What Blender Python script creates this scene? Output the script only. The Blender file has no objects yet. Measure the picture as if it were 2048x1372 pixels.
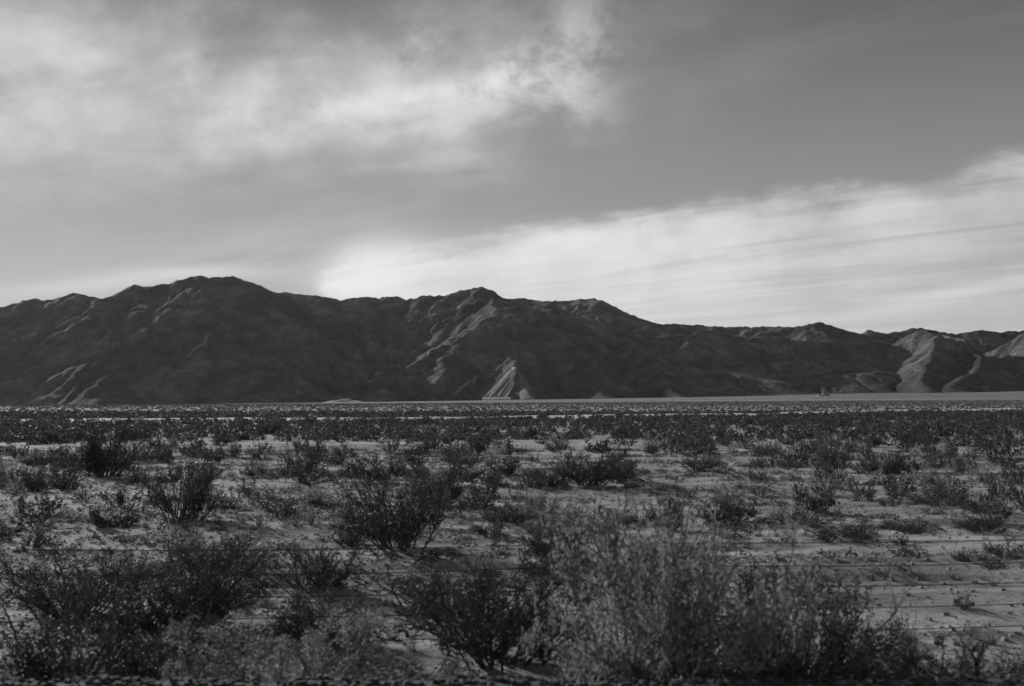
import bpy, math, random
import numpy as np
from mathutils import Vector

R = math.radians
SC = bpy.context.scene
COL = SC.collection
random.seed(7)
RNG = np.random.default_rng(11)

# ------------------------------------------------------------------ camera
CAM_H = 3.0
PITCH = R(3.7)
FPX = 2048 * 35.0 / 36.0           # focal length in photo pixels
cam = bpy.data.cameras.new('camera')
cam.lens = 35.0
cam.sensor_width = 36.0
cam.clip_start = 0.1
cam.clip_end = 40000
cam.dof.use_dof = True
cam.dof.focus_distance = 300.0
cam.dof.aperture_fstop = 1.6
camo = bpy.data.objects.new('camera', cam)
camo.location = (0, 0, CAM_H)
camo.rotation_euler = (R(90) + PITCH, 0, 0)
COL.objects.link(camo)
SC.camera = camo

# ------------------------------------------------------------------ light directions
SUN_AZ = R(-42)                    # from +Y (the view axis), negative is to the left
SUN_EL = R(20)
SUN_DIR = Vector((math.sin(SUN_AZ) * math.cos(SUN_EL), math.cos(SUN_AZ) * math.cos(SUN_EL), math.sin(SUN_EL)))

def slopes(px, py):
    """direction of a photo pixel as (x per y, z per y)"""
    u = (px - 1024) / FPX
    v = (686 - py) / FPX
    den = math.cos(PITCH) - v * math.sin(PITCH)
    return u / den, (v * math.cos(PITCH) + math.sin(PITCH)) / den

def azel(px, py):
    sx, sz = slopes(px, py)
    return math.atan2(sx, 1), math.atan2(sz, math.hypot(sx, 1))

# ------------------------------------------------------------------ world: a pale sky with drifting cirrus
world = bpy.data.worlds.new('World')
SC.world = world
world.use_nodes = True
WT = world.node_tree
for n in list(WT.nodes):
    WT.nodes.remove(n)

class NT:
    """small helper for wiring node trees"""
    def __init__(s, tree): s.t = tree
    def node(s, kind, **kw):
        n = s.t.nodes.new(kind)
        for k, v in kw.items(): setattr(n, k, v)
        return n
    def put(s, sock, v):
        if hasattr(v, 'is_output') or isinstance(v, bpy.types.NodeSocket): s.t.links.new(v, sock)
        else: sock.default_value = v
    def m(s, op, a, b=None, c=None, clamp=False):
        n = s.node('ShaderNodeMath', operation=op, use_clamp=clamp)
        s.put(n.inputs[0], a)
        if b is not None: s.put(n.inputs[1], b)
        if c is not None: s.put(n.inputs[2], c)
        return n.outputs[0]
    def ramp(s, v, lo, hi, a=0.0, b=1.0, smooth=True):
        n = s.node('ShaderNodeMapRange', interpolation_type='SMOOTHSTEP' if smooth else 'LINEAR')
        s.put(n.inputs[0], v); s.put(n.inputs[1], lo); s.put(n.inputs[2], hi); s.put(n.inputs[3], a); s.put(n.inputs[4], b)
        return n.outputs[0]
    def vec(s, x, y, z=0.0):
        n = s.node('ShaderNodeCombineXYZ')
        s.put(n.inputs[0], x); s.put(n.inputs[1], y); s.put(n.inputs[2], z)
        return n.outputs[0]
    def noise(s, v, scale, detail=4, rough=0.5, dist=0.0, lac=2.0):
        n = s.node('ShaderNodeTexNoise')
        if v is not None: s.put(n.inputs['Vector'], v)
        n.inputs['Scale'].default_value = scale; n.inputs['Detail'].default_value = detail
        n.inputs['Roughness'].default_value = rough; n.inputs['Distortion'].default_value = dist
        n.inputs['Lacunarity'].default_value = lac
        return n.outputs[0]
    def mix(s, f, a, b):
        n = s.node('ShaderNodeMix', data_type='FLOAT')
        s.put(n.inputs[0], f); s.put(n.inputs[2], a); s.put(n.inputs[3], b)
        return n.outputs[0]

def stretched(n, v, sx_, sy_, sz_=1.0):
    mp = n.node('ShaderNodeMapping')
    n.put(mp.inputs[0], v)
    mp.inputs['Scale'].default_value = (sx_, sy_, sz_)
    return mp.outputs[0]

W = NT(WT)
wout = W.node('ShaderNodeOutputWorld')
bg = W.node('ShaderNodeBackground')
WT.links.new(bg.outputs[0], wout.inputs[0])
sky = W.node('ShaderNodeTexSky', sky_type='NISHITA')
sky.sun_disc = False
sky.sun_elevation = SUN_EL
sky.sun_rotation = SUN_AZ
sky.altitude = 1500
sky.air_density = 1.0
sky.dust_density = 0.1
sky.ozone_density = 1.0
sepc = W.node('ShaderNodeSeparateColor')
WT.links.new(sky.outputs[0], sepc.inputs[0])
# black-and-white film behind an orange filter: red weighs most
mono = W.m('ADD', W.m('MULTIPLY', sepc.outputs[0], 0.45), W.m('MULTIPLY', sepc.outputs[1], 0.04))

tc = W.node('ShaderNodeTexCoord')
nrm = W.node('ShaderNodeVectorMath', operation='NORMALIZE')
WT.links.new(tc.outputs['Generated'], nrm.inputs[0])
sx = W.node('ShaderNodeSeparateXYZ')
WT.links.new(nrm.outputs[0], sx.inputs[0])
X, Y, Z = sx.outputs
AZ = W.m('ARCTAN2', X, Y)
EL = W.m('ARCSINE', Z)
zc = W.m('ADD', W.m('MAXIMUM', Z, 0.0), 0.07)
PX = W.m('DIVIDE', X, zc)
PY = W.m('DIVIDE', Y, zc)
SA = R(-52)                        # the cirrus streams away along this azimuth
U = W.m('ADD', W.m('MULTIPLY', PX, math.sin(SA)), W.m('MULTIPLY', PY, math.cos(SA)))
V = W.m('SUBTRACT', W.m('MULTIPLY', PX, math.cos(SA)), W.m('MULTIPLY', PY, math.sin(SA)))
streak = W.noise(W.vec(W.m('MULTIPLY', U, 0.30), V), 1.3, 6, 0.55, 0.5)
puff = W.noise(W.vec(W.m('MULTIPLY', U, 0.75), V, 3.7), 1.6, 7, 0.56, 0.3)
wisp = W.noise(W.vec(W.m('MULTIPLY', U, 0.16), V, 9.1), 3.6, 5, 0.6, 0.7)
lump = W.noise(nrm.outputs[0], 7.5, 7, 0.6, 0.25)
lump2 = W.noise(stretched(W, nrm.outputs[0], 1.0, 1.0, 1.3), 13.0, 7, 0.62, 0.12)
flock = W.noise(W.vec(W.m('MULTIPLY', U, 0.55), V, 1.9), 4.2, 6, 0.58, 0.4)
broad = W.noise(W.vec(W.m('MULTIPLY', U, 0.6), V, 5.3), 0.42, 3, 0.5)

def blob(px, py, wpx, hpx, tilt=0.0, amp=1.0):
    """soft cloud patch; centre and half-widths measured in the photo, kept as sky angles"""
    a0, e0 = azel(px, py)
    da = W.m('SUBTRACT', AZ, a0)
    de = W.m('SUBTRACT', EL, e0)
    c, s_ = math.cos(R(tilt)), math.sin(R(tilt))
    p = W.m('DIVIDE', W.m('ADD', W.m('MULTIPLY', da, c), W.m('MULTIPLY', de, s_)), wpx / FPX)
    q = W.m('DIVIDE', W.m('SUBTRACT', W.m('MULTIPLY', de, c), W.m('MULTIPLY', da, s_)), hpx / FPX)
    d2 = W.m('ADD', W.m('MULTIPLY', p, p), W.m('MULTIPLY', q, q))
    return W.m('MULTIPLY', W.m('EXPONENT', W.m('MULTIPLY', d2, -1.0)), amp)

def total(vals):
    t = vals[0]
    for v in vals[1:]: t = W.m('ADD', t, v)
    return t

# the long cloud bank: bounded above by a rising edge, trailing off to the lower right
a1, e1 = azel(700, 470)
a2, e2 = azel(2048, 300)
edge = W.m('ADD', e1, W.m('MULTIPLY', W.m('SUBTRACT', AZ, a1), (e2 - e1) / (a2 - a1)))
edge = W.m('ADD', edge, W.m('MULTIPLY', W.m('SUBTRACT', puff, 0.5), 0.07))
edge = W.m('ADD', edge, W.m('MULTIPLY', W.m('SUBTRACT', lump2, 0.5), 0.05))
edge = W.m('ADD', edge, W.m('MULTIPLY', W.m('SUBTRACT', flock, 0.5), 0.03))
edge = W.m('ADD', edge, W.m('MULTIPLY', W.m('SUBTRACT', streak, 0.5), 0.04))
nose = W.m('EXPONENT', W.m('DIVIDE', W.m('SUBTRACT', azel(640, 500)[0], AZ), 0.035))
edge = W.m('SUBTRACT', edge, W.m('MULTIPLY', W.m('MINIMUM', nose, 4.0), 0.034))       # the bank tapers to a nose
below = W.m('SUBTRACT', edge, EL)
bank = W.ramp(below, -0.006, 0.034)
tip, _ = azel(640, 500)
tipx = W.m('ADD', W.m('SUBTRACT', AZ, tip), W.m('MULTIPLY', W.m('SUBTRACT', lump2, 0.5), 0.17))
del_ = W.m('SUBTRACT', EL, azel(640, 535)[1])
tipx = W.m('SUBTRACT', tipx, W.m('MULTIPLY', W.m('MULTIPLY', del_, del_), 22.0))      # rounded nose
bank = W.m('MULTIPLY', bank, W.ramp(tipx, -0.050, 0.030))
fade = W.ramp(below, 0.02, 0.17, 1.0, 0.34)
bank = W.m('MULTIPLY', bank, fade)
bank = W.m('MULTIPLY', bank, W.ramp(wisp, 0.36, 0.60, 0.60, 1.08))
bank = W.m('MULTIPLY', bank, W.ramp(lump2, 0.34, 0.64, 0.74, 1.12))
bank = W.m('MULTIPLY', bank, W.ramp(lump, 0.32, 0.62, 0.68, 1.05))
bank = W.m('MULTIPLY', bank, W.ramp(AZ, azel(900, 500)[0], azel(2048, 500)[0], 1.0, 0.50))

# broken altocumulus and veil high on the left
veil = total([blob(560, 190, 620, 150, 5, 0.58), blob(0, 120, 260, 200, 10, 0.30), blob(300, 285, 330, 40, 4, 0.22),
              blob(900, 230, 330, 60, 7, 0.35)])
veil = W.m('MULTIPLY', veil, W.ramp(puff, 0.36, 0.62, 0.42, 1.0))
veil = W.m('MULTIPLY', veil, W.ramp(lump, 0.34, 0.64, 0.6, 1.2))
veil = W.m('MULTIPLY', veil, W.ramp(lump2, 0.32, 0.66, 0.72, 1.18))
patch = total([blob(700, 215, 110, 26, 12, 0.42), blob(860, 190, 150, 24, 8, 0.45), blob(1010, 165, 85, 48, 25, 0.8),
               blob(1165, 110, 62, 95, -12, 0.6), blob(1130, 190, 90, 45, -25, 0.5), blob(650, 225, 70, 20, 10, 0.3), blob(820, 115, 90, 45, 30, 0.25)])
patch = W.m('MULTIPLY', patch, W.ramp(lump2, 0.36, 0.62, 0.10, 1.0))
patch = W.m('MULTIPLY', patch, W.ramp(lump, 0.30, 0.58, 0.55, 1.1))
veil = W.m('MULTIPLY', veil, W.ramp(flock, 0.34, 0.64, 0.75, 1.15))
low = total([blob(240, 562, 190, 15, 9, 0.34), blob(420, 545, 160, 12, 2, 0.22), blob(1930, 583, 170, 14, 9, 0.30),
             blob(740, 575, 160, 12, -3, 0.15), blob(735, 520, 95, 48, 14, 0.60), blob(880, 530, 160, 60, 8, 0.22), blob(1060, 500, 120, 40, 12, 0.20)])
rest = W.m('MULTIPLY', W.ramp(streak, 0.48, 0.74), 0.30)
rest = W.m('MULTIPLY', rest, W.ramp(broad, 0.42, 0.62))
haze_low = W.ramp(EL, 0.36, 0.04, 0.06, 0.31, smooth=False)
cover = total([bank, veil, patch, low, rest, haze_low])
cover = W.m('SUBTRACT', 1.0, W.m('EXPONENT', W.m('MULTIPLY', cover, -1.15)))   # thicker cloud brightens ever more slowly
CLOUD = 9.3                        # radiance of sunlit cloud in the sky texture's own units
col = W.mix(cover, mono, CLOUD)
comb = W.node('ShaderNodeCombineColor')
for i in range(3): WT.links.new(col, comb.inputs[i])
WT.links.new(comb.outputs[0], bg.inputs[0])
bg.inputs[1].default_value = 0.10

# ------------------------------------------------------------------ sun and exposure
sl = bpy.data.lights.new('sun', 'SUN')
sl.energy = 4.8
sl.angle = R(0.6)
sl.color = (1, 1, 1)
so = bpy.data.objects.new('sun', sl)
so.rotation_euler = SUN_DIR.to_track_quat('Z', 'Y').to_euler()
so.location = (-60, 40, 50)
COL.objects.link(so)
SC.view_settings.view_transform = 'Standard'
SC.view_settings.look = 'None'
SC.view_settings.gamma = 1.0
SC.view_settings.use_curve_mapping = False
SC.view_settings.exposure = 0.0
SC.cycles.use_denoising = True
SC.cycles.max_bounces = 3
SC.cycles.diffuse_bounces = 1
SC.cycles.volume_bounces = 0
SC.cycles.transmission_bounces = 2
SC.cycles.use_adaptive_sampling = True
SC.cycles.adaptive_threshold = 0.04
SC.cycles.adaptive_min_samples = 32
SC.cycles.transparent_max_bounces = 4

# ------------------------------------------------------------------ helpers
def mesh_np(name, verts, faces, mats=(), mat_index=None, smooth=False):
    verts = np.ascontiguousarray(verts, dtype=np.float32).reshape(-1, 3)
    faces = np.ascontiguousarray(faces, dtype=np.int32)
    me = bpy.data.meshes.new(name)
    k = faces.shape[1]
    me.vertices.add(len(verts)); me.vertices.foreach_set('co', verts.ravel())
    me.loops.add(faces.size); me.loops.foreach_set('vertex_index', faces.ravel())
    me.polygons.add(len(faces))
    me.polygons.foreach_set('loop_start', np.arange(0, faces.size, k, dtype=np.int32))
    me.polygons.foreach_set('loop_total', np.full(len(faces), k, dtype=np.int32))
    if mat_index is not None: me.polygons.foreach_set('material_index', np.asarray(mat_index, dtype=np.int32))
    me.polygons.foreach_set('use_smooth', np.full(len(faces), smooth, dtype=bool))
    me.update(calc_edges=True)
    for mt in mats: me.materials.append(mt)
    return me

def link(name, data, parent=None, loc=None, rotz=0.0, scale=None):
    o = bpy.data.objects.new(name, data)
    if parent is not None: o.parent = parent
    if loc is not None: o.location = loc
    if rotz: o.rotation_euler = (0, 0, rotz)
    if scale is not None: o.scale = scale
    COL.objects.link(o)
    return o

def tag(o, label=None, category=None, group=None, kind=None):
    if label: o['label'] = label
    if category: o['category'] = category
    if group: o['group'] = group
    if kind: o['kind'] = kind
    return o

def perlin(x, y, seed=0):
    x = np.asarray(x, dtype=np.float64); y = np.asarray(y, dtype=np.float64)
    xi = np.floor(x).astype(np.int64); yi = np.floor(y).astype(np.int64)
    xf = x - xi; yf = y - yi
    u = xf * xf * xf * (xf * (xf * 6 - 15) + 10)
    v = yf * yf * yf * (yf * (yf * 6 - 15) + 10)
    def g(ix, iy, dx, dy):
        h = (ix * 374761393 + iy * 668265263 + seed * 974634777) & 0xffffffff
        h = ((h ^ (h >> 13)) * 1274126177) & 0xffffffff
        h = (h ^ (h >> 16)) & 0xffff
        a = h * (2 * math.pi / 65536.0)
        return np.cos(a) * dx + np.sin(a) * dy
    n00 = g(xi, yi, xf, yf); n10 = g(xi + 1, yi, xf - 1, yf)
    n01 = g(xi, yi + 1, xf, yf - 1); n11 = g(xi + 1, yi + 1, xf - 1, yf - 1)
    return 1.4 * ((n00 * (1 - u) + n10 * u) * (1 - v) + (n01 * (1 - u) + n11 * u) * v)

def fbm(x, y, octaves=4, seed=0, gain=0.5):
    t = 0; a = 1.0; f = 1.0
    for i in range(octaves):
        t = t + a * perlin(x * f, y * f, seed + i * 17); a *= gain; f *= 2.03
    return t

def sstep(a, b, x):
    t = np.clip((x - a) / (b - a), 0, 1)
    return t * t * (3 - 2 * t)

# ------------------------------------------------------------------ materials
def material(name, build):
    m = bpy.data.materials.new(name)
    m.use_nodes = True
    t = m.node_tree
    b = t.nodes['Principled BSDF']
    n = NT(t)
    build(n, b)
    return m

def grey(n, v):
    c = n.node('ShaderNodeCombineColor')
    for i in range(3): n.put(c.inputs[i], v)
    return c.outputs[0]

def bump(n, b, h, dist, strength=1.0):
    bn = n.node('ShaderNodeBump')
    bn.inputs['Strength'].default_value = strength
    bn.inputs['Distance'].default_value = dist
    n.put(bn.inputs['Height'], h)
    n.put(b.inputs['Normal'], bn.outputs[0])

def obj_coord(n):
    return n.node('ShaderNodeTexCoord').outputs['Object']

def mat_ground(n, b):
    c = obj_coord(n)
    big = n.noise(stretched(n, c, 0.35, 1.0), 0.12, 5, 0.6)            # crusted and loose sand
    mid = n.noise(stretched(n, c, 0.28, 1.0), 0.8, 6, 0.66)
    fine = n.noise(c, 9.0, 4, 0.65)
    grit = n.noise(c, 55.0, 2, 0.6)
    v = n.ramp(big, 0.36, 0.62, 0.22, 0.39)
    v = n.m('MULTIPLY', v, n.ramp(mid, 0.34, 0.62, 0.50, 1.2))
    v = n.m('MULTIPLY', v, n.ramp(fine, 0.30, 0.70, 0.78, 1.15))
    v = n.m('MULTIPLY', v, n.ramp(grit, 0.35, 0.7, 0.85, 1.1))
    sep = n.node('ShaderNodeSeparateXYZ'); n.put(sep.inputs[0], c)
    # scrub too far off to tell apart: its own dark olive covers part of the plain
    fy = sep.outputs[1]
    spots = n.noise(stretched(n, c, 1.0, 0.45), 0.085, 3, 0.7)
    drift = n.noise(stretched(n, c, 0.25, 1.0), 0.004, 5, 0.6)
    scrub = n.m('MULTIPLY', n.ramp(spots, 0.40, 0.56), n.ramp(fy, 700, 1700))
    scrub = n.m('MULTIPLY', scrub, n.ramp(drift, 0.32, 0.66, 0.95, 0.45))
    v = n.mix(scrub, v, 0.08)
    # ground turns darker towards the near edge, broken up by noise
    near_dark = n.m('ADD', fy, n.m('MULTIPLY', n.m('SUBTRACT', mid, 0.5), 7.0))
    v = n.mix(n.ramp(near_dark, 13.6, 9.6, 0.0, 0.8), v, 0.05)
    # desert pavement on the upper fan
    v = n.m('MULTIPLY', v, n.ramp(fy, 300, 1600, 1.0, 0.85))
    n.put(b.inputs['Base Color'], grey(n, v))
    b.inputs['Roughness'].default_value = 0.95
    b.inputs['Specular IOR Level'].default_value = 0.15
    h = n.m('ADD', n.m('MULTIPLY', fine, 0.7), n.m('MULTIPLY', grit, 0.35))
    bump(n, b, h, 0.05, 0.8)
GROUND = material('desert_sand', mat_ground)

def mat_wash(n, b):
    c = obj_coord(n)
    v = n.ramp(n.noise(stretched(n, c, 0.2, 1.0), 0.25, 5, 0.6), 0.3, 0.68, 0.38, 0.52)
    v = n.m('MULTIPLY', v, n.ramp(n.noise(c, 3.0, 4, 0.6), 0.3, 0.7, 0.85, 1.1))
    n.put(b.inputs['Base Color'], grey(n, v))
    b.inputs['Roughness'].default_value = 0.95
    b.inputs['Specular IOR Level'].default_value = 0.1
WASH = material('pale_wash_sand', mat_wash)

def mat_rock(n, b):
    c = obj_coord(n)
    a = n.noise(c, 0.0022, 7, 0.6)
    f = n.noise(c, 0.016, 6, 0.65)
    s = n.noise(stretched(n, c, 0.25, 0.25, 1.6), 0.012, 5, 0.6, 0.6)   # strata
    v = n.ramp(a, 0.38, 0.62, 0.050, 0.105)
    v = n.m('MULTIPLY', v, n.ramp(f, 0.30, 0.70, 0.6, 1.35))
    v = n.m('MULTIPLY', v, n.ramp(n.noise(stretched(n, c, 1.0, 1.0, 0.45), 0.006, 5, 0.62, 0.8), 0.36, 0.62, 0.65, 1.35))
    v = n.m('MULTIPLY', v, n.ramp(s, 0.34, 0.66, 0.82, 1.18))
    n.put(b.inputs['Base Color'], grey(n, v))
    b.inputs['Roughness'].default_value = 0.95
    b.inputs['Specular IOR Level'].default_value = 0.1
    bump(n, b, n.m('ADD', f, n.m('MULTIPLY', n.noise(c, 0.06, 4, 0.6), 0.4)), 22.0, 0.9)
ROCK = material('varnished_rock', mat_rock)

def mat_spoil(n, b):
    c = obj_coord(n)
    v = n.ramp(n.noise(c, 0.06, 5, 0.65), 0.3, 0.7, 0.36, 0.58)
    n.put(b.inputs['Base Color'], grey(n, v))
    b.inputs['Roughness'].default_value = 0.95
    bump(n, b, n.noise(c, 0.2, 4, 0.6), 2.0, 0.6)
SPOIL = material('quarried_rock', mat_spoil)

def mat_leaf(lo, hi, trans):
    def build(n, b):
        c = obj_coord(n)
        inf = n.node('ShaderNodeObjectInfo')
        v = n.ramp(n.noise(c, 5.0, 3, 0.6), 0.3, 0.7, lo, hi)
        v = n.m('MULTIPLY', v, n.ramp(inf.outputs['Random'], 0.0, 1.0, 0.75, 1.25, smooth=False))
        g = grey(n, v)
        n.put(b.inputs['Base Color'], g)
        b.inputs['Roughness'].default_value = 0.6
        b.inputs['Specular IOR Level'].default_value = 0.12
        tr = n.node('ShaderNodeBsdfTranslucent')
        n.put(tr.inputs[0], g)
        mx = n.node('ShaderNodeMixShader')
        mx.inputs[0].default_value = trans
        n.put(mx.inputs[1], b.outputs[0]); n.put(mx.inputs[2], tr.outputs[0])
        n.put(n.t.nodes['Material Output'].inputs[0], mx.outputs[0])
    return build
LEAF_DARK = material('creosote_leaf', mat_leaf(0.035, 0.075, 0.22))
LEAF_PALE = material('saltbush_leaf', mat_leaf(0.20, 0.34, 0.36))
LEAF_MID = material('scrub_leaf', mat_leaf(0.055, 0.125, 0.22))
STRAW = material('dry_straw', mat_leaf(0.18, 0.34, 0.2))

def mat_bark(n, b):
    v = n.ramp(n.noise(obj_coord(n), 18.0, 4, 0.6), 0.3, 0.7, 0.05, 0.13)
    n.put(b.inputs['Base Color'], grey(n, v))
    b.inputs['Roughness'].default_value = 0.85
BARK = material('twig_bark', mat_bark)

def mat_ballast(n, b):
    c = obj_coord(n)
    v = n.ramp(n.noise(c, 14.0, 4, 0.7), 0.3, 0.7, 0.025, 0.075)
    n.put(b.inputs['Base Color'], grey(n, v))
    b.inputs['Roughness'].default_value = 0.9
    bump(n, b, n.noise(c, 22.0, 3, 0.6), 0.04, 1.0)
BALLAST = material('basalt_ballast', mat_ballast)

def plain(name, lo, hi, scale, rough, metal=0.0):
    def build(n, b):
        v = n.ramp(n.noise(obj_coord(n), scale, 4, 0.6), 0.3, 0.7, lo, hi)
        n.put(b.inputs['Base Color'], grey(n, v))
        b.inputs['Roughness'].default_value = rough
        b.inputs['Metallic'].default_value = metal
    return material(name, build)
STEEL = plain('rusty_wire', 0.03, 0.07, 30, 0.6, 0.3)
POSTMAT = plain('weathered_post', 0.05, 0.12, 12, 0.8)
PALE_BARK = plain('pale_twig_bark', 0.14, 0.24, 18, 0.85)
STONE = plain('desert_stone', 0.10, 0.30, 8, 0.9)
WALLMAT = plain('pale_sheeting', 0.78, 0.88, 0.15, 0.7)
ROOFMAT = plain('bleached_roof', 0.6, 0.75, 0.1, 0.6)
DARKMAT = plain('dark_opening', 0.02, 0.04, 0.3, 0.5)
TANKMAT = plain('white_tank_paint', 0.72, 0.82, 0.3, 0.5)

# ------------------------------------------------------------------ the lie of the land
def plain_z(x, y):
    """large form of the desert floor: flat by the line, then a long fan up to the mountains"""
    A = np.clip(38 + np.asarray(x) * 0.0145, 4, 115)
    t = np.clip((np.asarray(y) - 240) / 4460, 0, 3)
    return A * t ** 1.25

def bank_z(x, y):
    """dark railway shoulder that the camera travels along"""
    lip = 8.05 + 0.10 * fbm(np.asarray(x) * 0.5, np.asarray(x) * 0 + 3.3, 3, 5)
    return 0.84 * (1 - sstep(lip, lip + 2.3, np.asarray(y)))

def ground_z(x, y):
    x = np.asarray(x, dtype=np.float64); y = np.asarray(y, dtype=np.float64)
    z = plain_z(x, y)
    near = 1 - sstep(90, 260, y)
    z = z + near * (0.11 * fbm(x * 0.16, y * 0.22, 3, 21) + 0.035 * fbm(x * 0.9, y * 1.1, 3, 31))
    z = z + 0.30 * fbm(x * 0.02, y * 0.03, 3, 41) * sstep(14, 60, y)
    # wheel ruts of the service track beyond the fence
    for yc in (17.2, 18.9):
        w = y - (yc + 0.05 * x + 0.35 * np.sin(x * 0.13))
        z = z - 0.07 * np.exp(-(w / 0.22) ** 2) + 0.03 * np.exp(-((np.abs(w) - 0.4) / 0.18) ** 2)
    return z

def graded(near, step, far, n):
    a = np.arange(0, near + 1e-6, step)
    g = (far / near) ** (1.0 / n)
    return np.concatenate([a, near * g ** np.arange(1, n + 1)])

gx = graded(13.0, 0.2, 11000, 95)
gx = np.concatenate([-gx[:0:-1], gx])
gy = np.concatenate([[-300, -120, -50, -20, -8, 0, 4, 7], np.arange(8.0, 32, 0.2), 32 * (10500 / 32.0) ** (np.arange(0, 150) / 149.0)])
GXX, GYY = np.meshgrid(gx, gy)
GZZ = ground_z(GXX, GYY)

def grid_faces(ny, nx):
    i = np.arange(ny - 1)[:, None] * nx + np.arange(nx - 1)[None, :]
    return np.stack([i, i + 1, i + nx + 1, i + nx], -1).reshape(-1, 4)

me = mesh_np('ground', np.stack([GXX, GYY, GZZ], -1), grid_faces(len(gy), len(gx)), [GROUND], smooth=True)
tag(link('ground', me), kind='structure')

# railway shoulder under the camera
ex = np.concatenate([np.linspace(-400, -16, 60), np.arange(-15.9, 16, 0.12), np.linspace(16.1, 400, 60)])
ey = np.concatenate([np.linspace(-9, 6.5, 12), np.arange(6.6, 11.2, 0.12)])
EX, EY = np.meshgrid(ex, ey)
EZ = bank_z(EX, EY) + 0.045 * fbm(EX * 2.2, EY * 2.2, 3, 61) - 0.22 * sstep(9.6, 10.8, EY) - 0.05
me = mesh_np('railway_embankment', np.stack([EX, EY, EZ], -1), grid_faces(len(ey), len(ex)), [BALLAST], smooth=False)
tag(link('railway_embankment', me), kind='structure')

def surf_z(x, y):
    """height of the ground or the embankment, whichever is on top"""
    z = float(ground_z(x, y))
    if y < 11.2:
        z = max(z, float(bank_z(x, y) - 0.22 * sstep(9.6, 10.8, np.float64(y)) - 0.05))
    return z

# pale sandy wash crossing the plain
def wash_y(x):
    x = np.asarray(x, dtype=np.float64)
    return 186 + 1.15 * 40 * np.log1p(np.exp((x + 55) / 40.0)) + 6 * np.sin(x * 0.05) + 3 * np.sin(x * 0.13 + 1)
wx = np.linspace(-320, 420, 260)
wt = np.linspace(-1, 1, 15)
WX, WTT = np.meshgrid(wx, wt)
cy = wash_y(WX)
half = np.maximum(2.0, 12 + 16 * fbm(WX * 0.045, WX * 0 + 1.5, 2, 71))
WY = cy + WTT * half
WZ = ground_z(WX, WY) + 0.22 - 0.25 * np.abs(WTT) ** 4 + 0.5 * sstep(-0.3, 0.9, WTT) - 0.55 * sstep(0.85, 1.0, np.abs(WTT))
me = mesh_np('sandy_wash', np.stack([WX, WY, WZ], -1), grid_faces(len(wt), len(wx)), [WASH], smooth=True)
tag(link('sandy_wash', me), kind='structure')
# pale dirt road on the fan to the right, low on its embankment
rx = np.linspace(350, 2600, 150)
rt = np.linspace(-1, 1, 7)
RX, RT = np.meshgrid(rx, rt)
RY = 2450 + 0.16 * (RX - 350) + 18 * np.sin(RX * 0.004) + RT * 14
RZ = plain_z(RX, RY) + 1.6 - 2.4 * sstep(0.6, 1.0, np.abs(RT))
me = mesh_np('dirt_road', np.stack([RX, RY, RZ], -1), grid_faces(len(rt), len(rx)), [WASH], smooth=True)
tag(link('dirt_road', me), kind='structure')

# ------------------------------------------------------------------ mountains
def ridge_point(px, py, depth):
    a, e = slopes(px, py)
    return (a * depth, depth, CAM_H + e * depth)

SKYLINE = [(-700, 600), (-300, 575), (-110, 592), (0, 616), (35, 607), (70, 599), (108, 601), (145, 588), (175, 592), (205, 601), (230, 590), (265, 571), (290, 576),  # first points lie out of view, raised to shade the left foot
           (330, 570), (365, 560), (395, 553), (425, 558), (460, 554), (490, 562), (520, 574), (550, 586), (600, 590), (650, 595), (685, 602),
           (720, 593), (745, 598), (790, 594), (815, 600), (860, 592), (890, 592), (920, 582), (948, 579), (960, 575), (985, 583), (1010, 601),
           (1040, 597), (1080, 605), (1130, 603), (1190, 598), (1213, 605), (1240, 622), (1300, 645), (1325, 650), (1370, 650), (1440, 655),
           (1550, 655), (1600, 655), (1640, 645), (1680, 660), (1722, 667), (1740, 662), (1770, 668), (1830, 657), (1860, 662), (1910, 670),
           (1960, 662), (2000, 666), (2048, 663), (2300, 655), (2800, 650)]
SKX = np.array([p[0] for p in SKYLINE], float); SKY_ = np.array([p[1] for p in SKYLINE], float)
def depth_of(px):
    return np.interp(px, [-700, 400, 560, 700, 960, 1030, 1100, 1300, 1800, 2800], [6100, 6000, 6150, 6700, 6500, 6900, 7300, 7100, 6700, 6500])
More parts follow.
